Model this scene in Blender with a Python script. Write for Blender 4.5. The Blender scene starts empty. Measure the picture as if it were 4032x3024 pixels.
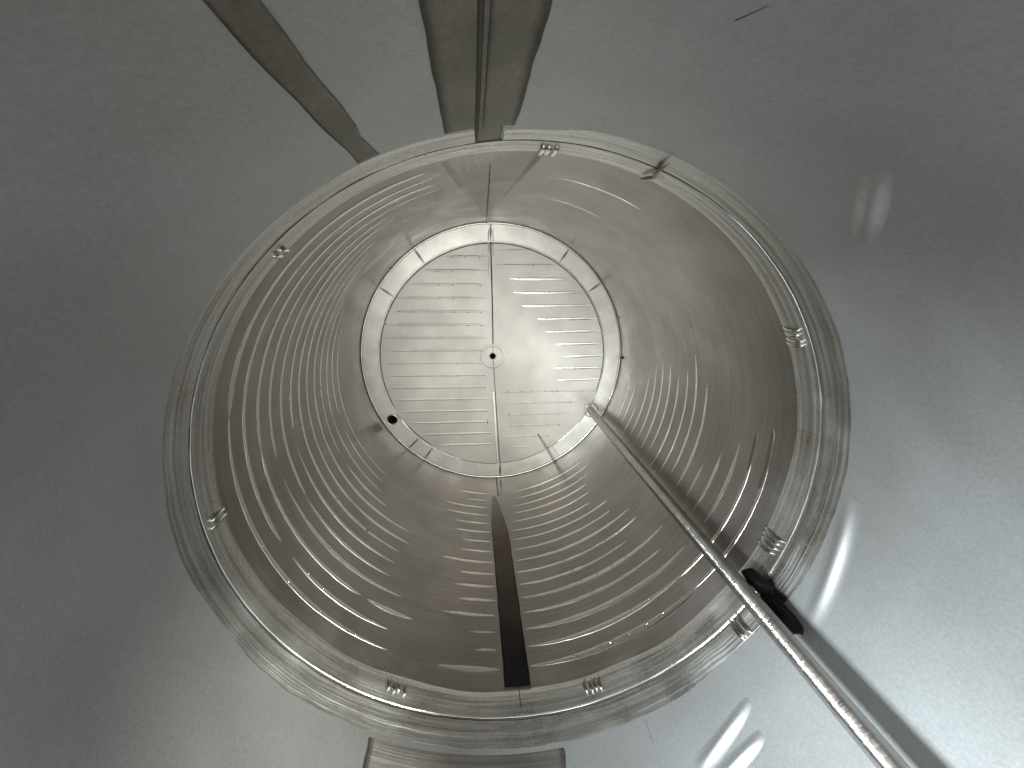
import bpy, bmesh, math, random
from math import pi, sin, cos, radians as rad
from mathutils import Matrix, Vector, noise

random.seed(7)
S = bpy.context.scene
COL = S.collection

# ------------------------------------------------------------------ camera
cd = bpy.data.cameras.new('camera')
cam = bpy.data.objects.new('camera', cd)
COL.objects.link(cam)
cd.sensor_width = 36.0
cd.lens = 14.142
cd.clip_start = 0.01
cd.clip_end = 100
RC = Matrix(((0.99475075, 0.0, -0.10232761), (0.02804727, 0.96170323, 0.27265408), (0.09840879, -0.27409286, 0.95665501)))
M4 = RC.to_4x4()
M4.translation = Vector((-0.1852, 0.6781, 3.0309))
cam.matrix_world = M4
S.camera = cam

# ------------------------------------------------------------------ light
W = bpy.data.worlds.new('World')
S.world = W
W.use_nodes = True
W.node_tree.nodes['Background'].inputs[0].default_value = (0.97, 0.96, 0.94, 1)
W.node_tree.nodes['Background'].inputs[1].default_value = 0.28

def lamp(name, loc, target, sx, sy, power, color, spin=0, spread=180):
    l = bpy.data.lights.new(name, 'AREA')
    l.shape = 'RECTANGLE'; l.size = sx; l.size_y = sy
    l.energy = power; l.color = color; l.spread = math.radians(spread)
    o = bpy.data.objects.new(name, l)
    COL.objects.link(o)
    o.location = loc
    q = (Vector(target) - Vector(loc)).to_track_quat('-Z', 'Y')
    o.rotation_euler = (q @ Matrix.Rotation(spin, 3, 'Z').to_quaternion()).to_euler()
    return o
lamp('hand_torch', (-0.62, -0.10, 3.25), (0.85, -0.56, 2.3), 0.26, 0.26, 17.5, (0.86, 0.96, 1.0), spread=84)
lamp('band_fill', (0.80, 0.30, 3.15), (-0.72, -0.66, 1.95), 0.2, 0.2, 1.9, (1.0, 0.98, 0.88), spread=32)  # added narrow fill, brightens the polished bands at lower left
lamp('ceiling_lamp', (-0.6, 0.8, 5.5), (0.0, 0.0, 0.0), 3.4, 3.4, 105, (1.0, 0.97, 0.91))
S.view_settings.view_transform = 'Standard'
S.view_settings.look = 'None'
S.view_settings.exposure = 0.18
S.view_settings.gamma = 1.0
S.render.engine = 'CYCLES'
S.cycles.max_bounces = 14
S.cycles.glossy_bounces = 12
S.cycles.diffuse_bounces = 6
S.cycles.use_denoising = True
S.cycles.sample_clamp_indirect = 4.0
S.cycles.blur_glossy = 0.6

# ------------------------------------------------------------------ materials
ROT = 0.25
def steel(name, base, rough, metal=1.0, aniso=0.0, spec=.5, streak=0, mscale=90, tint=None, tint_amt=0.0, tint_scale=2.0,
          brush=None, brush_str=0.2, grain=0.0, rough_var=0.08, mottle=0.0, grad=None):
    """brush = (u scale, v scale) in the surface's own UV (metres round, metres up)."""
    m = bpy.data.materials.new(name); m.use_nodes = True
    nt = m.node_tree; N = nt.nodes; L = nt.links
    p = N['Principled BSDF']
    p.inputs['Metallic'].default_value = metal
    p.inputs['Specular IOR Level'].default_value = spec
    p.inputs['Roughness'].default_value = rough
    if aniso:
        p.inputs['Anisotropic'].default_value = aniso
        p.inputs['Anisotropic Rotation'].default_value = ROT
        tg = N.new('ShaderNodeTangent'); tg.direction_type = 'RADIAL'; tg.axis = 'Z'
        L.new(tg.outputs[0], p.inputs['Tangent'])
    tc = N.new('ShaderNodeTexCoord')
    def nz(scale, detail=4, src='Object', vec=None, rg=0.6):
        n = N.new('ShaderNodeTexNoise'); n.inputs['Scale'].default_value = scale
        n.inputs['Detail'].default_value = detail; n.inputs['Roughness'].default_value = rg
        L.new(vec if vec else tc.outputs[src], n.inputs['Vector']); return n
    def ramp(fac, a, b, ca, cb):
        r = N.new('ShaderNodeValToRGB'); L.new(fac, r.inputs[0])
        r.color_ramp.elements[0].position = a; r.color_ramp.elements[1].position = b
        r.color_ramp.elements[0].color = (*ca, 1); r.color_ramp.elements[1].color = (*cb, 1); return r
    def mixc(fac, a, b, mode='MIX'):
        x = N.new('ShaderNodeMix'); x.data_type = 'RGBA'; x.blend_type = mode
        if isinstance(fac, (int, float)): x.inputs[0].default_value = fac
        else: L.new(fac, x.inputs[0])
        for s, v in ((6, a), (7, b)):
            if isinstance(v, tuple): x.inputs[s].default_value = (*v, 1)
            else: L.new(v, x.inputs[s])
        return x.outputs[2]
    colr = None
    if tint:
        big = nz(tint_scale, 3)
        r = ramp(big.outputs[0], 0.38, 0.62, base, tint)
        colr = mixc(tint_amt, (*base,), r.outputs[0])
    if mottle:
        fn = nz(mscale, 4)
        r = ramp(fn.outputs[0], 0.3, 0.75, (1 - mottle,) * 3, (1 + mottle * .4,) * 3)
        colr = mixc(1.0, colr if colr else tuple(base), r.outputs[0], 'MULTIPLY')
    if streak:   # polishing marks running round the tank
        mp = N.new('ShaderNodeMapping'); mp.inputs['Scale'].default_value = (1.3, 70, 1)
        L.new(tc.outputs['UV'], mp.inputs[0])
        n = nz(1.0, 6, vec=mp.outputs[0])
        r = ramp(n.outputs[0], .3, .72, (1 - streak,) * 3, (1.12,) * 3)
        colr = mixc(1.0, colr if colr else tuple(base), r.outputs[0], 'MULTIPLY')
    if grad:   # dark reflection painted as a gradient up the strip
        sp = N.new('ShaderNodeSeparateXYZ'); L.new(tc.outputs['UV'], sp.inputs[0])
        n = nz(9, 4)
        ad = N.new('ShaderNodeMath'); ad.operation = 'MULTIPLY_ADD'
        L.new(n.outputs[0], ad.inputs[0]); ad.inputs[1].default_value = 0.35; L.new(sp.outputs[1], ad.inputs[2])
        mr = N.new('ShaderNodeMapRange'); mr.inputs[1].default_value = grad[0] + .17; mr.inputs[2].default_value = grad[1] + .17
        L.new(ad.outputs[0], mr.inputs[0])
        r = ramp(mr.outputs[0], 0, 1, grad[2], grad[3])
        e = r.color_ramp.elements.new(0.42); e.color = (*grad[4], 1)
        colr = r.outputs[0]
    if colr: L.new(colr, p.inputs['Base Color'])
    else: p.inputs['Base Color'].default_value = (*base, 1)
    if rough_var:
        n = nz(5.5, 6)
        mr = N.new('ShaderNodeMapRange'); mr.inputs[1].default_value = .3; mr.inputs[2].default_value = .7
        mr.inputs[3].default_value = max(.03, rough - rough_var); mr.inputs[4].default_value = rough + rough_var
        L.new(n.outputs[0], mr.inputs[0]); L.new(mr.outputs[0], p.inputs['Roughness'])
    last = None
    if brush:
        mp = N.new('ShaderNodeMapping'); mp.inputs['Scale'].default_value = (brush[0], brush[1], 1)
        L.new(tc.outputs['UV'], mp.inputs[0])
        n = nz(1.0, 5, vec=mp.outputs[0], rg=.55)
        b = N.new('ShaderNodeBump'); b.inputs['Strength'].default_value = brush_str; b.inputs['Distance'].default_value = 0.004
        L.new(n.outputs[0], b.inputs['Height']); last = b
    if grain:
        n = nz(150, 2)
        b = N.new('ShaderNodeBump'); b.inputs['Strength'].default_value = grain; b.inputs['Distance'].default_value = 0.002
        L.new(n.outputs[0], b.inputs['Height'])
        if last: L.new(last.outputs[0], b.inputs['Normal'])
        last = b
    if last: L.new(last.outputs[0], p.inputs['Normal'])
    return m

M = {}
M['upper'] = steel('matt_rolled_steel', (.50, .515, .52), .52, metal=.74, tint=(.38, .38, .375), tint_amt=.7, tint_scale=1.3, grain=.10, rough_var=.02, mottle=.14, mscale=120)
M['lower'] = steel('smooth_rolled_steel', (.40, .366, .342), .34, metal=.97, aniso=.6, tint=(.325, .315, .29), tint_amt=1.0, tint_scale=2.2, brush=(1.2, 60), brush_str=.06, grain=.08, rough_var=.07, mottle=.08, streak=.14)
M['bead'] = steel('pressed_ridge_steel', (.72, .68, .63), .28, grain=.05, rough_var=.06)
M['band'] = steel('ground_weld_steel', (.88, .88, .85), .31, aniso=.6, streak=.55, brush=(.7, 80), brush_str=.8, rough_var=.08, mottle=.15)
M['strip'] = steel('brown_ground_steel', (.21, .195, .165), .50, metal=.8, tint=(.15, .15, .12), tint_amt=.9, tint_scale=5, brush=(90, 3), brush_str=.12, rough_var=.06, mottle=.25)
M['disc'] = steel('bright_base_steel', (.76, .745, .70), .50, metal=.72, tint=(.65, .635, .60), tint_amt=1.0, tint_scale=2.5, grain=.15, rough_var=.03, mottle=.05)
M['rimplate'] = steel('polished_rim_steel', (.84, .84, .80), .36, metal=.9, tint=(.72, .71, .68), tint_amt=1, tint_scale=6, grain=.2, rough_var=.06)
M['floorbead'] = steel('floor_ridge_steel', (.9, .9, .87), .24, grain=.05, rough_var=.05)
M['weld'] = steel('polished_weld_steel', (.85, .85, .82), .14, grain=.1)
M['groove'] = steel('dark_joint', (.06, .055, .05), .6, metal=.3)
M['mirror_dark'] = steel('dark_reflection_steel', (.1, .1, .1), .45, metal=.5, brush=(120, 5), brush_str=.15,  # colours of the painted dark reflection, brown to black
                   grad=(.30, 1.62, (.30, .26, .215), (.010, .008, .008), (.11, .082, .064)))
M['rod'] = steel('rod_steel', (.52, .51, .495), .20, brush=(2, 420), brush_str=.75, rough_var=.03)
M['black'] = steel('dull_black', (.004, .004, .004), .7, metal=0, spec=.1, grain=.3)
M['outer'] = steel('outer_shell_steel', (.35, .35, .35), .5)
M['brown'] = steel('dry_brown_fibre', (.26, .21, .13), .8, metal=0, mottle=.4)
M['pale'] = steel('pale_fibre', (.42, .38, .27), .8, metal=0, mottle=.3)

# ------------------------------------------------------------------ helpers
def obj(name, bm, mat, parent=None, smooth=True, label=None):
    me = bpy.data.meshes.new(name)
    bm.to_mesh(me); bm.free()
    if smooth:
        for f in me.polygons: f.use_smooth = True
    me.materials.append(mat)
    o = bpy.data.objects.new(name, me)
    COL.objects.link(o)
    if parent: o.parent = parent
    if label: o['label'] = label
    return o

def thing(name, label, cat, loc=(0, 0, 0), group=None):
    o = bpy.data.objects.new(name, None)
    COL.objects.link(o); o.location = loc
    o['label'] = label; o['category'] = cat
    if group: o['group'] = group
    return o

def grid(f, us, vs, uvf=None, closed=False):
    """surface f(u, v) over the lists us, vs"""
    bm = bmesh.new(); uvl = bm.loops.layers.uv.new('UV')
    V = [[bm.verts.new(f(u, v)) for v in vs] for u in us]
    for i in range(len(us) - 1):
        for j in range(len(vs) - 1):
            fc = bm.faces.new((V[i][j], V[i + 1][j], V[i + 1][j + 1], V[i][j + 1]))
            for lp, (a, b) in zip(fc.loops, ((i, j), (i + 1, j), (i + 1, j + 1), (i, j + 1))):
                lp[uvl].uv = uvf(us[a], vs[b]) if uvf else (us[a], vs[b])
    return bm

def lin(a, b, n): return [a + (b - a) * i / n for i in range(n + 1)]

def cyl(name, a0, a1, z0, z1, r, mat, parent, dr=None, nz=1, step=1.5, wob=0, seed=0, thick=0, **k):
    """strip of cylinder wall; wob = wavy cut edges; thick = edges bent back to the wall"""
    us = lin(rad(a0), rad(a1), max(2, int(abs(a1 - a0) / step)))
    zs = lin(0, 1, nz)
    if thick: zs = [-.0001] + zs + [1.0001]
    def f(u, t):
        w0 = wob * noise.noise(Vector((u * 9, seed, 0))); w1 = wob * noise.noise(Vector((u * 9, seed + 5, 0)))
        zz = z0 + w0 + (z1 + w1 - z0 - w0) * min(max(t, 0), 1)
        rr = r + (dr(u, zz) if dr else 0)
        if thick and (t < 0 or t > 1): rr = r + thick
        return (rr * cos(u), rr * sin(u), zz)
    return obj(name, grid(f, us, zs, lambda u, t: (u, z0 + (z1 - z0) * t)), mat, parent, **k)

def vstrip(name, fa0, fa1, z0, z1, r, mat, parent, n=60, na=8, thick=.004, **k):
    """upright strip with edges at azimuths fa0(z), fa1(z) (degrees)"""
    ts = [-.001] + lin(0, 1, na) + [1.001]
    def f(z, t):
        tt = min(max(t, 0), 1)
        a = rad(fa0(z) + (fa1(z) - fa0(z)) * tt)
        rr = r + (thick if (t < 0 or t > 1) else 0)
        return (rr * cos(a), rr * sin(a), z)
    return obj(name, grid(f, lin(z0, z1, n), ts, lambda z, t: (rad(fa0(z) + (fa1(z) - fa0(z)) * t), z)), mat, parent, **k)

def tube(path, rr, n=12, cap=True, uvs=True):
    bm = bmesh.new(); uvl = bm.loops.layers.uv.new('UV')
    rings = []
    for i, p in enumerate(path):
        p = Vector(p)
        d = (Vector(path[min(i + 1, len(path) - 1)]) - Vector(path[max(i - 1, 0)])).normalized()
        a = d.cross(Vector((0.31, 0.2, 0.93)) if abs(d.z) < .9 else Vector((1, 0, 0))).normalized(); b = d.cross(a)
        r = rr(i) if callable(rr) else rr
        rings.append([bm.verts.new(p + a * cos(2 * pi * k / n) * r + b * sin(2 * pi * k / n) * r) for k in range(n)])
    for i in range(len(rings) - 1):
        for k in range(n):
            fc = bm.faces.new((rings[i][k], rings[i][(k + 1) % n], rings[i + 1][(k + 1) % n], rings[i + 1][k]))
            for lp, (x, y) in zip(fc.loops, ((k, i), (k + 1, i), (k + 1, i + 1), (k, i + 1))):
                lp[uvl].uv = (x / n * 2 * pi * .04, y * .1)
    if cap:
        bm.faces.new(rings[0][::-1]); bm.faces.new(rings[-1])
    return bm

def wall_bead(a0, a1, z, h, w, r=1.0, step=1.2, taper=4.0, fz=None, wedge=False):
    """raised ridge lying on the wall, tapering out at both ends; z may wander through fz"""
    us = lin(a0, a1, max(4, int(abs(a1 - a0) / step)))
    prof = [(-1, -.06), (-.75, .16), (-.45, .62), (-.15, .95), (.15, .95), (.45, .62), (.75, .16), (1, -.06)] if not wedge else [(-1.05, -.25), (-.92, .30), (-.6, .48), (0, .68), (.5, .88), (.8, 1.0), (.95, .75), (1.1, -.25)]
    def f(u, i):
        k = prof[int(i)]
        e = min(1, (u - a0) / taper, (a1 - u) / taper) if taper else 1
        e = max(e, 0) ** .6
        ww = w * (.12 + .88 * e) * (1 + .18 * noise.noise(Vector((u * .35, z * 7, 2))))
        hh = h * (e if e > 0 else 0) * (1 + .35 * noise.noise(Vector((u * .22, z * 5, 9))))
        zz = z + (fz(u) if fz else 0) + k[0] * ww
        a = rad(u)
        q = r - k[1] * hh + (0.0004 if k[1] < 0 else 0)
        return (q * cos(a), q * sin(a), zz)
    return grid(f, us, list(range(8)), lambda u, i: (rad(u), i * .01))

def dome(bm, c, n, r, h, seg=8):
    """small low dome at c with normal n"""
    n = Vector(n).normalized(); a = n.orthogonal().normalized(); b = n.cross(a); c = Vector(c)
    rings = []
    for (q, k) in ((1, -.1), (.75, .45), (.35, .9)):
        rings.append([bm.verts.new(c + (a * cos(2 * pi * i / seg) + b * sin(2 * pi * i / seg)) * r * q + n * h * k) for i in range(seg)])
    top = bm.verts.new(c + n * h)
    for j in range(2):
        for i in range(seg):
            bm.faces.new((rings[j][i], rings[j][(i + 1) % seg], rings[j + 1][(i + 1) % seg], rings[j + 1][i]))
    for i in range(seg): bm.faces.new((rings[2][i], rings[2][(i + 1) % seg], top))

def P(az, r, z): return (r * cos(rad(az)), r * sin(rad(az)), z)

# ------------------------------------------------------------------ tank
tank = thing('steel_tank', 'large round stainless steel tank seen from inside, ribbed lower wall and bright round bottom', 'tank')

def dent(u, z):   # slow unevenness of rolled plate
    return .0022 * noise.noise(Vector((cos(u) * 2.2, sin(u) * 2.2, z * 1.3)))
cyl('upper_wall', 0, 360, 1.895, 2.92, 1.0, M['upper'], tank, dr=dent, nz=20, label='matt grey plain upper wall of the tank')
cyl('lower_wall', 0, 360, 0, 1.895, 1.0, M['lower'], tank, dr=lambda u, z: dent(u, z) * .6 * min(1, z * 4), nz=40, label='smoother brownish ribbed lower wall of the tank')
# outside skin, rim and underside so the tank has real thickness
cyl('outer_shell', 0, 360, -.42, 2.92, 1.06, M['outer'], tank)
us = lin(0, 2 * pi, 120)
obj('rim', grid(lambda u, r: (r * cos(u), r * sin(u), 2.92), us, [.998, 1.06]), M['outer'], tank)
obj('underside', grid(lambda u, r: (r * cos(u), r * sin(u), -.42), us, [.001, 1.06]), M['outer'], tank)

# ground and polished bands either side of the round weld
SEAM = 1.895
def bulge(u, z):
    return -.0016 * noise.noise(Vector((u * 1.2, z * 45, 3))) - .0003 * noise.noise(Vector((u * 4, z * 90, 8)))
cyl('ground_band', 100.1, 456.1, SEAM + .006, 1.993, 0.9978, M['band'], tank, dr=lambda u, z: bulge(u, z) * min(1, max(0, (1.99 - z) / .03)) + .0022 * (z - 1.901) / .09 - .0034 * (1.99 - z) / .09, nz=14, wob=.006, seed=1, step=1,
    label='polished band just above the round weld')
def inner_edge(u):  # lower edge of the lower band by azimuth
    return 1.780 + .012 * noise.noise(Vector((cos(u) * 3, sin(u) * 3, 4)))
def ib(u, t):
    z0 = inner_edge(u); tt = min(max(t, 0), 1)
    z = z0 + (SEAM - .006 - z0) * tt
    e = min(1, tt / .25)
    r = 1.0002 + (-.0058 + .0036 * tt + bulge(u, z)) * e
    if t < 0 or t > 1: r += .0003
    return (r * cos(u), r * sin(u), z)
obj('ground_band', grid(ib, lin(0, 2 * pi, 360), [-.001] + lin(0, 1, 12) + [1.001], lambda u, t: (u, 1.78 + .11 * t)), M['band'], tank,
    label='polished band just below the round weld')
obj('round_weld', wall_bead(-180, 180, SEAM, .005, .0035, .999, taper=0, fz=lambda u: .0012 * noise.noise(Vector((u * .2, 0, 0)))), M['groove'], tank)
obj('weld_lip', wall_bead(-180, 180, SEAM - .0065, .003, .0032, .9985, taper=0), M['weld'], tank)

# long strips ground along the upright welds
def wav(c, k, s): return lambda z: c + k * noise.noise(Vector((z * 4.5, s, 0))) + k * .35 * noise.noise(Vector((z * 19, s, 3)))
vstrip('ground_or_reflected_strip', wav(94.9, .3, 1), wav(104.1, .3, 2), 1.998, 2.915, .9975, M['strip'], tank, label='broad brown strip ground along the upright weld')
vstrip('ground_or_reflected_strip', lambda z: 96.4 + .2 * noise.noise(Vector((z * 20, 3, 3))), lambda z: 99.9, SEAM + .008, 1.9975, .9972, M['strip'], tank, n=6)
vstrip('ground_or_reflected_strip', wav(112.9, .55, 5), lambda z: 115.9 - .5 * (z - 2.03) * 2 + .3 * noise.noise(Vector((z * 6, 7, 0))), 2.0, 2.915, .9975, M['strip'], tank,
       label='narrow brown strip running up to the left')
vstrip('ground_or_reflected_strip', wav(-121.8, .8, 11), wav(-81.5, 1.2, 12), 2.012, 2.7, .9994,
       steel('lower_ground_steel', (.36, .34, .315), .40, metal=.9, aniso=.7, brush=(1.2, 60), brush_str=.8, rough_var=.08, mottle=.15, streak=.35), tank, na=30, thick=.0002,
       label='wide ground patch at the bottom of the picture')
# upright weld beads
def upbead(az, z0, z1, w, h, mat, lab=None, r=1.0, taper=.08):
    n = max(6, int((z1 - z0) / .02))
    def f(z, i):
        k = (-1, -.5, 0, .5, 1)[int(i)]; hh = (0, .7, 1, .7, 0)[int(i)]
        e = max(0, min(1, (z - z0) / taper, (z1 - z) / taper)) ** .5
        a = rad(az(z)) + k * w * (.4 + .6 * e) * (1 + .3 * noise.noise(Vector((z * 30, az(0), 1))))
        q = r + .0004 - hh * h * e
        return (q * cos(a), q * sin(a), z)
    return obj('upright_weld', grid(f, lin(z0, z1, n), [0, 1, 2, 3, 4]), mat, tank, label=lab)
upbead(lambda z: 99.9 + .35 * max(0, z - 2.2), SEAM + .01, 2.9, .0045, .004, M['groove'], r=.997)
upbead(lambda z: 99.1 + .35 * max(0, z - 2.2), 2.0, 2.9, .0025, .003, M['strip'], r=.997)
upbead(lambda z: 94.3 + 2.6 * z / 1.5, .01, 1.70, .0035, .003, M['groove'], r=.9995, taper=.5)
vstrip('ground_or_reflected_strip', lambda z: 94.6 - 6.2 * max(0, z - .3) / 1.5, lambda z: 96.2 + 10 * max(0, z - .3) / 1.5, .3, 1.765, .9994,  # reflection of the ground strip above, put into a darker colour
       steel('seam_reflection_steel', (.36, .345, .31), .38, aniso=.5, brush=(60, 4), brush_str=.06, mottle=.1, tint=(.31, .30, .26), tint_amt=1), tank, thick=.0004,
       label='dull greenish painted reflection widening upwards below the top seam')

# dark reflection painted as a strip along the opposite weld
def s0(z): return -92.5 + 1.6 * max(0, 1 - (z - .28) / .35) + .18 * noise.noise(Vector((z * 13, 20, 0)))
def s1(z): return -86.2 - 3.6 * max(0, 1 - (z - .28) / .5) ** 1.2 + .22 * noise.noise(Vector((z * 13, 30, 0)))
vstrip('reflection_strip', s0, s1, .30, 1.772, .9962, M['mirror_dark'], tank, label='dark brown to black painted reflection with a square upper end', thick=.005)
upbead(lambda z: -88.4, .0, .31, .004, .004, M['groove'], r=.999, taper=.05)
upbead(lambda z: -89.2, 1.775, 1.86, .0022, .003, M['groove'], r=.9945, taper=.02)

# pressed ridges round the lower wall
PITCH = .0956
ZR = [.256 + PITCH * i for i in range(16)]
def ridge(a0, a1, z, h=.0045, w=.0105, taper=5, mat='bead'):
    obj('ridge', wall_bead(a0, a1, z, h, w, 1.0, taper=taper, wedge=True), M[mat], tank)
rr = random.Random(11)
for i, z in enumerate(ZR):
    big = i / 15
    w = .0092 + .0042 * big
    def run(a, end, taper_end, dz=0, amp=1.0):
        while a < end - 3:
            b = min(a + rr.uniform(40, 110), end)
            if end - b < 14: b = end
            ridge(a, b, z + dz + rr.uniform(-.003, .003), .0016 * rr.uniform(.85, 1.2), w * rr.uniform(.75, 1.15) * (.4 + .6 * amp), taper=min(taper_end, (b - a) * .45) if b == end else 4)
            a = b + rr.choice((-2, -1, 1.0, 2.0, 4))
    # left field: from the top seam round to lower left, fading out
    if i >= 6: run(107.2 + rr.uniform(-.4, 1) + (0 if i >= 12 else 9 + (12 - i) * 3), 236 + rr.uniform(-6, 8) - (12 - i if i < 12 else 0), 22)
    elif i >= 3: run(150 + rr.uniform(-8, 20), 225 + rr.uniform(-8, 6), 20, amp=.8)
    # short run up to the painted dark reflection
    a = 254 + rr.uniform(-6, 6)
    ridge(a, 267.0, z, .0015, w * .95, taper=6)
    # right field
    run(-85.6 + .6 * (1 - big), -50 + 10 * big + rr.uniform(-7, 9), 20, -.006)
    if i <= 13:
        run(-26 + rr.uniform(-1, 3), (14 if 4 <= i <= 10 else -6) + rr.uniform(-7, 7), 9, -.004, .75)
    else:
        run(-42 + rr.uniform(-3, 3), -3 + rr.uniform(-5, 5), 6, -.004, .55)
    if i in (9, 13):
        ridge(66 + rr.uniform(-4, 4), 84 + rr.uniform(-4, 3), z, .0022, .007)
ridge(-7.5, 3.6, 1.585, .0012, .010, 1.5, 'strip')
ridge(-9.5, 6.2, 1.672, .0012, .011, 1.5, 'strip')
ridge(-60, -39, 1.70, .0008, .008, 9, 'strip')
# small spot welds along the ridges (uncountable, joined)
bm = bmesh.new()
for i, z in enumerate(ZR):
    for k in range(70):
        a = 5.1 * k + i * 1.7
        if rr.random() < .45 or z < 1.1 or not (195 < a < 236 or 278 < a < 312 or 107 < a < 120): continue
        if a < 90 and a > 8 or 90 <= a < 107 or 266.5 < a < 275: continue
        dome(bm, P(a, .9962, z + (0 if 107 < a < 267 else -.01)), P(a, -1, 0), .0052, .0026)
o = obj('spot_welds', bm, M['weld'], tank); o['kind'] = 'stuff'

# tack marks on the band below the round weld: a few short upright beads each
for az, n, hh in ((134.6, 2, .9), (88.5, 3, 1.3), (29.7, 4, 1), (-17.1, 4, 1.25), (-71.9, 4, 1), (-118.1, 4, .8), (-173.7, 2, 1.2), (-35.5, 3, 1.3)):
    bm = bmesh.new()
    zc = 1.822 if az != -35.5 else 1.93  # the cluster on the upper band is added to stand for glints
    for k in range(n):
        a = az + (k - (n - 1) / 2) * 1.15 + rr.uniform(-.15, .15)
        L2 = .036 * hh * rr.uniform(.75, 1.1)
        tmp = tube([P(a + .25 * s * s, .9925, zc + s * L2 + (k % 2) * .004) for s in (-1, -.6, -.2, .2, .6, 1)],
                   lambda i: (.003, .0068, .0078, .0075, .007, .0026)[i] * (.8 + .2 * hh), 8)
        me = bpy.data.meshes.new('t'); tmp.to_mesh(me); tmp.free(); bm.from_mesh(me); bpy.data.meshes.remove(me)
    obj('tack_or_glint', bm, M['weld'], tank)

def scratch(pts):
    obj('scratch', tube([P(a, 1.0, z) for a, z in pts], .0006, 5), M['strip'], tank)
scratch([(-63.1, 2.003), (-63.3, 2.05), (-63.75, 2.12)])
scratch([(80.5, 2.485), (81.0, 2.465), (81.5, 2.446)])
scratch([(101.8, 2.30), (102.0, 2.27), (102.0, 2.25)])
# raised arcs added on the upper wall, shaped to stand for lamp reflections
def arc(a0, a1, z0, z1, h, w):
    def f(u, t):
        q = (u - a0) / (a1 - a0); e = sin(pi * min(max(q, 0), 1)) ** .9
        k = math.exp(-4.5 * t * t) - math.exp(-4.5)
        a = rad(u); r_ = 1.0003 - h * k * e
        return (r_ * cos(a), r_ * sin(a), z0 + (z1 - z0) * q + t * w)
    obj('glint_arc', grid(f, lin(a0, a1, 50), lin(-1, 1, 18), lambda u, t: (rad(u), t)), M['upper'], tank)
arc(-24.5, 1.5, 2.085, 2.025, .013, .045)
arc(-58, -42, 2.20, 2.115, .014, .035)
arc(-56, -43.5, 2.245, 2.205, .014, .032)
arc(48.5, 59.5, 2.19, 2.33, .011, .055)

# ------------------------------------------------------------------ base of the tank
def flat(outer, holes, z, name, mat, thick=.006, label=None):
    """flat plate with holes, given as loops of (x, y); its top at z"""
    bm = bmesh.new(); E = []
    for lp in [outer] + holes:
        vs = [bm.verts.new((x, y, z)) for x, y in lp]
        E += [bm.edges.new((vs[i], vs[(i + 1) % len(vs)])) for i in range(len(vs))]
    bmesh.ops.triangle_fill(bm, use_beauty=True, edges=E)
    bmesh.ops.recalc_face_normals(bm, faces=bm.faces)
    if bm.faces and bm.faces[0].normal.z < 0: bmesh.ops.reverse_faces(bm, faces=bm.faces[:])
    r = bmesh.ops.extrude_edge_only(bm, edges=[e for e in bm.edges if e.is_boundary])
    for v in [g for g in r['geom'] if isinstance(g, bmesh.types.BMVert)]: v.co.z -= thick
    return obj(name, bm, mat, tank, smooth=False, label=label)
def circ(cx, cy, r, n=48): return [(cx + r * cos(2 * pi * i / n), cy + r * sin(2 * pi * i / n)) for i in range(n)]

DRAIN = (-.016, .037, .023)
HOLE = (-.795, -.475, .036)
RHOLE = (.797, -.408, .052)
# left and right halves of the inner base, met along the seam line through the drain
SL = [(-.054, 1.0), (-.028, .426), (-.016, .10)]
SB = [(-.011, -.059), (.034, -.589), (.067, -.99)]
RI = .868
def seamx(y):
    pts = [(-.048, .9), (-.028, .426), (-.016, .037), (.034, -.589), (.060, -.9)]
    for (x0, y0), (x1, y1) in zip(pts, pts[1:]):
        if y <= y0 and y >= y1: return x0 + (x1 - x0) * (y - y0) / (y1 - y0)
    return pts[0][0] if y > .9 else pts[-1][0]
for side, lab in ((1, 'right half of the bright base disc'), (-1, 'left half of the bright base disc')):
    a_top = math.acos(seamx(.86) / RI); a_bot = -math.acos(seamx(-.86) / RI)
    if side > 0: arcp = [(RI * cos(a), RI * sin(a)) for a in lin(a_bot, a_top, 90)]
    else: arcp = [(RI * cos(a), RI * sin(a)) for a in lin(a_top, a_bot + 2 * pi, 90)]
    g = .0018 * side
    ys = lin(.855, -.855, 60)
    if side < 0: ys = ys[::-1]
    seam = []
    for y in ys:
        d = y - DRAIN[1]
        if abs(d) < DRAIN[2]: continue
        seam.append((seamx(y) + g, y))
    # notch round the drain
    half = [(DRAIN[0] + side * DRAIN[2] * cos(t), DRAIN[1] + DRAIN[2] * sin(t)) for t in lin(rad(80), rad(-80), 14)]
    if side < 0: half = half[::-1]
    k = next(i for i, p_ in enumerate(seam) if (p_[1] < DRAIN[1]) == (side > 0))
    outer = arcp + seam[:k] + half + seam[k:]
    flat(outer, [], 0.0, 'base_plate', M['disc'], label=lab)

# ring of curved rim plates between the base disc and the wall
cuts = [147.5, 126, 92.8, 57.9, 37.6, -56, -86.3, -124.2, -133.2]
cuts = sorted(cuts)
for a0, a1 in zip(cuts, cuts[1:] + [cuts[0] + 360]):
    g = .12
    n = max(3, int((a1 - a0) / 2))
    outp = [P(a, .9985, 0)[:2] for a in lin(a0 + g, a1 - g, n)] + [P(a, RI + .004, 0)[:2] for a in lin(a1 - g, a0 + g, n)]
    hs = []
    for h in (HOLE, RHOLE):
        ah = math.degrees(math.atan2(h[1], h[0]))
        for w in (ah, ah + 360):
            if a0 < w < a1 and math.hypot(h[0], h[1]) - h[2] > RI + .003: hs.append(circ(*h))
    if a0 < -27 < a1 or a0 < 333 < a1:
        # the rod hole bites through the inner edge: shorten to clear it
        hs = [circ(*h) for h in (RHOLE,) if math.hypot(h[0], h[1]) - h[2] > RI + .003]
    flat(outp, hs, .003, 'rim_plate', M['rimplate'])
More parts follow.
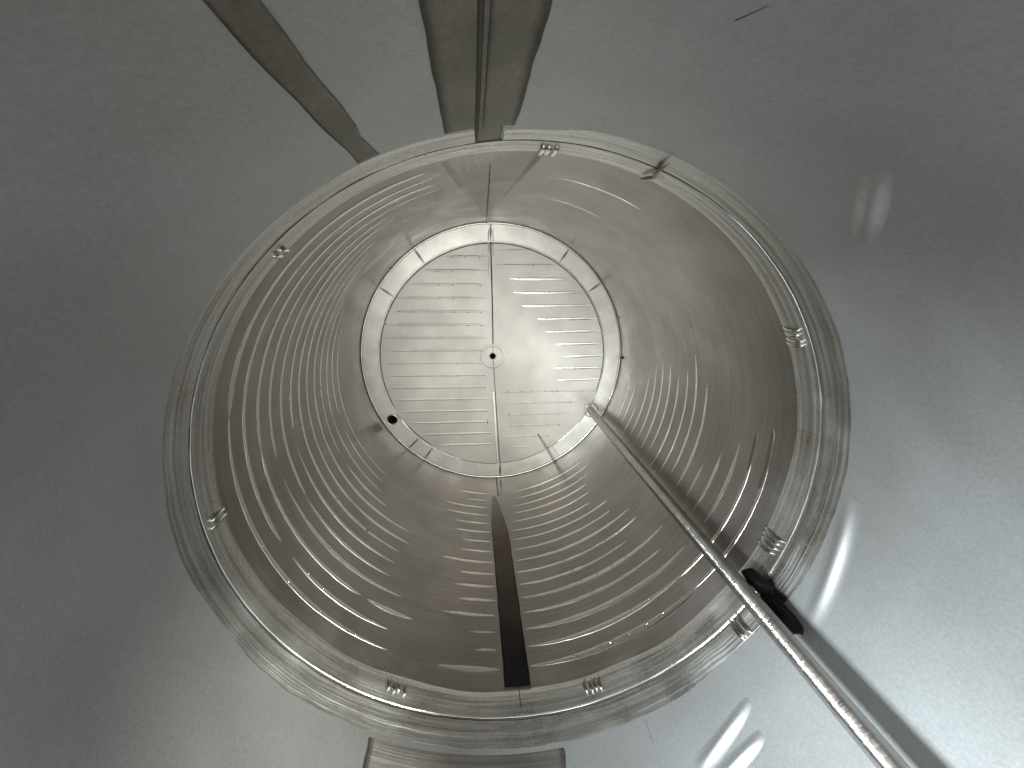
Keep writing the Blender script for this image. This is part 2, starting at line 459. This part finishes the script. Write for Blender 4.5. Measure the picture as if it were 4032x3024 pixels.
# dark ground under the joints, with the pipes leading down
SUBZ = -.007
flat(circ(0, 0, 1.0, 120), [circ(*DRAIN), circ(*HOLE), circ(*RHOLE)], SUBZ, 'joint_backing', M['outer'])
for nm, h in (('drain', DRAIN), ('outlet', HOLE), ('rod_socket', RHOLE)):
    obj(nm, grid(lambda u, z, h=h: (h[0] + h[2] * cos(u), h[1] + h[2] * sin(u), z), lin(0, 2 * pi, 40), lin(-.40, -.004, 5)), M['groove'], tank)
    obj(nm + '_cap', grid(lambda u, r, h=h: (h[0] + r * cos(u), h[1] + r * sin(u), -.40), lin(0, 2 * pi, 40), [.001, h[2]]), M['black'], tank)

def floor_bead(pts, w, h, mat, name='weld_bead', z=0.0, closed=False, lab=None):
    """low ridge lying on the base along pts"""
    n = len(pts); prof = ((-1, -.15), (-.6, .6), (0, 1), (.6, .6), (1, -.15))
    def f(i, j):
        i = int(i); p = Vector((*pts[i % n], 0))
        q = Vector((*pts[(i + 1) % n if closed else min(i + 1, n - 1)], 0)); o_ = Vector((*pts[(i - 1) % n if closed else max(i - 1, 0)], 0))
        d = (q - o_).normalized(); s = Vector((-d.y, d.x, 0))
        e = 1 if closed else min(1, (i + .0) / 3, (n - 1 - i) / 3)
        k, hh = prof[int(j)]
        vr = 1 + .25 * noise.noise(Vector((p.x * 25, p.y * 25, h * 900)))
        v = p + s * k * w * (.4 + .6 * e) * vr
        return (v.x, v.y, z + (hh * h * e * vr if hh > 0 else -.0006))
    idx = list(range(n + 1)) if closed else list(range(n))
    return obj(name, grid(f, idx, [0, 1, 2, 3, 4]), mat, tank, label=lab)

# ring weld between base disc and rim plates (broken at lower right)
def arcpts(a0, a1, r, step=2): return [P(a, r, 0)[:2] for a in lin(a0, a1, max(6, int(abs(a1 - a0) / step)))]
floor_bead(arcpts(-21, 210 - .5, RI + .002), .0065, .006, M['weld'])
floor_bead(arcpts(213, 252, RI + .002), .0065, .006, M['weld'])
floor_bead(arcpts(-52, -36, RI + .002), .004, .003, M['weld'])
floor_bead(arcpts(-20, 209, RI - .010), .0045, .002, M['groove'], z=-.0008)
floor_bead(arcpts(214, 238, RI - .010), .0045, .002, M['groove'], z=-.0008)
# fillet where the base meets the wall
floor_bead(arcpts(0, 360, .9915, 3)[:-1], .008, .011, M['weld'], 'fillet_weld', z=.002, closed=True)
vstrip('foot_glare', lambda z: 79 + 60 * z, lambda z: 93.6, .012, .058, .9985, M['weld'], tank, n=4, na=12, thick=.001)  # shiny strips added to stand for the glare above the base
vstrip('foot_glare', lambda z: 94.7, lambda z: 107.5 - 60 * z, .012, .054, .9985, M['weld'], tank, n=4, na=12, thick=.001)
# joints between rim plates
for c in cuts:
    if c == -56: continue
    for off, mt, ww in ((-.35, M['weld'], .0045), (.30, M['strip'], .0022)):
        floor_bead([P(c + off, r, 0)[:2] for r in lin(RI + .01, .985, 8)], ww, .005, mt, z=.003)
# seam across the base
floor_bead([(seamx(y) + .004, y) for y in lin(.985, DRAIN[1] + .06, 40)], .004, .003, M['groove'], 'base_seam', z=.001)
floor_bead([(seamx(y) - .012, y) for y in lin(.985, .62, 20)], .006, .005, M['weld'], 'base_seam', z=.001)
floor_bead([(seamx(y) + .020, y) for y in lin(.985, .72, 16)], .0045, .004, M['weld'], 'base_seam', z=.001)
floor_bead([(seamx(y) + .002, y) for y in lin(DRAIN[1] - .03, -.985, 50)], .0018, .002, M['groove'], 'base_seam', z=.002)
floor_bead([(seamx(y) - .014, y) for y in lin(-.25, -.985, 36)], .011, .0018, M['floorbead'], 'base_seam', z=.0015)
# low collar pressed round the drain
for r_, w_, h_ in ((DRAIN[2] + .003, .004, .003), (.085, .012, .0022)):
    floor_bead([(DRAIN[0] + r_ * cos(t), DRAIN[1] + r_ * sin(t)) for t in lin(0, 2 * pi, 40)[:-1]], w_, h_, M['disc'], 'drain_collar', z=.0005, closed=True)
floor_bead([(HOLE[0] + (HOLE[2] + .004) * cos(t), HOLE[1] + (HOLE[2] + .004) * sin(t)) for t in lin(0, 2 * pi, 36)[:-1]], .005, .006, M['weld'], 'outlet_collar', z=.003, closed=True)
floor_bead([(RHOLE[0] + (RHOLE[2] + .004) * cos(t), RHOLE[1] + (RHOLE[2] + .004) * sin(t)) for t in lin(0, 2 * pi, 36)[:-1]], .006, .010, M['weld'], 'rod_collar', z=.002, closed=True)

# pressed ridges across both halves of the base
def floor_ridge(x0, x1, y, h, w, slope=.012):
    n = max(8, int(abs(x1 - x0) / .03))
    floor_bead([(x, y + slope * (x - x0) / (x1 - x0 + 1e-6) + .003 * noise.noise(Vector((x * 7, y * 9, 0)))) for x in lin(x0, x1, n)], w, h, M['floorbead' if (x1 > x0 and x0 > .09) else 'disc'], 'ridge')
bm = bmesh.new()
for k in range(17):
    y = .811 - .0962 * k
    xm = math.sqrt(max(0, .85 ** 2 - y * y))
    if xm < .12: continue
    x0 = seamx(y) + rr.uniform(.015, .04)
    if y < -.25: xm -= .10
    x0 = max(x0, (0, 0, .10, .13, .20, .32, .39, .47, .54, .47, .50, 0, 0, 0, 0, 0, 0)[k])
    if y > -.2: floor_ridge(x0, xm, y - .004, .0030, .0105 if k > 1 else .008)
    else: floor_ridge(x0, xm, y - .004, .0018, .008)
    x = x0 + .07
    while x < xm:
        if rr.random() < .6: dome(bm, (x, y, .0018), (0, 0, 1), .0055, .0032)
        x += .1
    y = .754 - .0972 * k
    xm = math.sqrt(max(0, .85 ** 2 - y * y))
    if xm < .12 or y < -.80: continue
    floor_ridge(-xm + .01, seamx(y) - rr.uniform(.02, .03), y, .0034 if k < 2 else .0022, .0120 if k < 2 else .0105, .01)
    x = seamx(y) - .08
    while x > -xm:
        if rr.random() < .5: dome(bm, (x, y, .0018), (0, 0, 1), .0055, .0032)
        x -= .1
o = obj('spot_welds', bm, M['weld'], tank); o['kind'] = 'stuff'

# small nubs and specks on the lower wall
def nub(az, z, s, mat, name='plug'):
    bm = bmesh.new(); dome(bm, P(az, .999, z), P(az, -1, 0), s, s * .9, 10)
    for v in bm.verts: v.co.z = z + (v.co.z - z) * .8
    obj(name, bm, mat, tank)
nub(2.6, .062, .011, M['black'])
nub(2.2, .035, .013, M['strip'])
nub(20.9, .06, .009, M['strip'])
nub(-137.2, 1.12, .009, M['strip'], 'blemish')
nub(138, .02, .008, M['strip'], 'blemish')

# ------------------------------------------------------------------ the rod
rodt = thing('dip_rod', 'long polished steel rod rising from the base hole towards the lower right corner', 'rod', (.785, -.402, 0))
n = 60
obj('shaft', tube([(0, 0, z) for z in lin(-.30, 3.6, n)], .0305, 40), M['rod'], rodt)
bm = bmesh.new()
def blob(bm, c, s, seed, rot=0):
    t = bmesh.new(); bmesh.ops.create_icosphere(t, subdivisions=4, radius=1)
    for v in t.verts:
        k = 1 + .22 * noise.noise(v.co * 1.8 + Vector((seed, 0, 0)))
        v.co = Vector((v.co.x * s[0] * k, v.co.y * s[1] * k, v.co.z * s[2] * k))
    bmesh.ops.rotate(t, verts=t.verts, matrix=Matrix.Rotation(rot, 3, 'Z'))
    bmesh.ops.translate(t, verts=t.verts, vec=c)
    me = bpy.data.meshes.new('t'); t.to_mesh(me); t.free(); bm.from_mesh(me); bpy.data.meshes.remove(me)
off = Vector((.785, -.402, 0))
blob(bm, Vector(P(-24.9, .955, 1.905)) - off, (.042, .027, .066), 1, rad(-24.9))
blob(bm, Vector(P(-25.7, .955, 2.03)) - off, (.042, .029, .080), 6, rad(-25.7))  # solid lump added in place of the rod's reflection in the band
obj('reflection_lump', bm, M['black'], rodt, label='black lump standing for the dark reflection of the rod')

# ------------------------------------------------------------------ loose things
wire = thing('loose_wire', 'short thin steel wire leaning from the base disc onto the wall, left of the rod', 'wire', (.364, -.609, 0))
obj('wire_shaft', tube([(0, 0, .007), (.06, -.10, .03), (.11, -.18, .055), (.146, -.241, .085)], lambda i: (.004, .0055, .0065, .006)[i], 10), M['rod'], wire)
chip = thing('base_speck', 'tiny dark fleck lying on the base disc left of its lower seam', 'fleck', (-.053, -.50, .0))
obj('fleck', tube([(0, .02, .004), (.003, 0, .006), (.007, -.025, .004)], lambda i: (.001, .0035, .001)[i], 8), M['brown'], chip)

deb = thing('debris_sliver', 'thin brown sliver of debris stuck across the round weld at upper right', 'debris', P(71.9, .985, 1.888))
o0 = Vector(P(71.9, .985, 1.888))
def loc(az, r, z): return Vector(P(az, r, z)) - o0
obj('blade', tube([loc(71.9, .984, 1.887), loc(72.3, .984, 1.915), loc(72.2, .986, 1.94), loc(72.2, .989, 1.972)], lambda i: (.002, .0052, .004, .0008)[i], 8), M['brown'], deb)
obj('blade', tube([loc(71.9, .984, 1.889), loc(71.5, .984, 1.858), loc(72.0, .986, 1.825), loc(72.2, .989, 1.790)], lambda i: (.002, .0048, .004, .0008)[i], 8), M['brown'], deb)
bm = bmesh.new(); blob(bm, loc(71.7, .983, 1.886), (.009, .009, .015), 3)
obj('pale_core', bm, M['pale'], deb)
for q in range(5):
    a = 70.6 + .45 * q
    obj('fibre', tube([loc(71.7, .984, 1.885), loc(a, .987, 1.872 + .004 * (q % 3)), loc(a - .8, .992, 1.868 + .01 * (q % 2))], lambda i: (.002, .0014, .0005)[i], 6), M['pale'], deb)
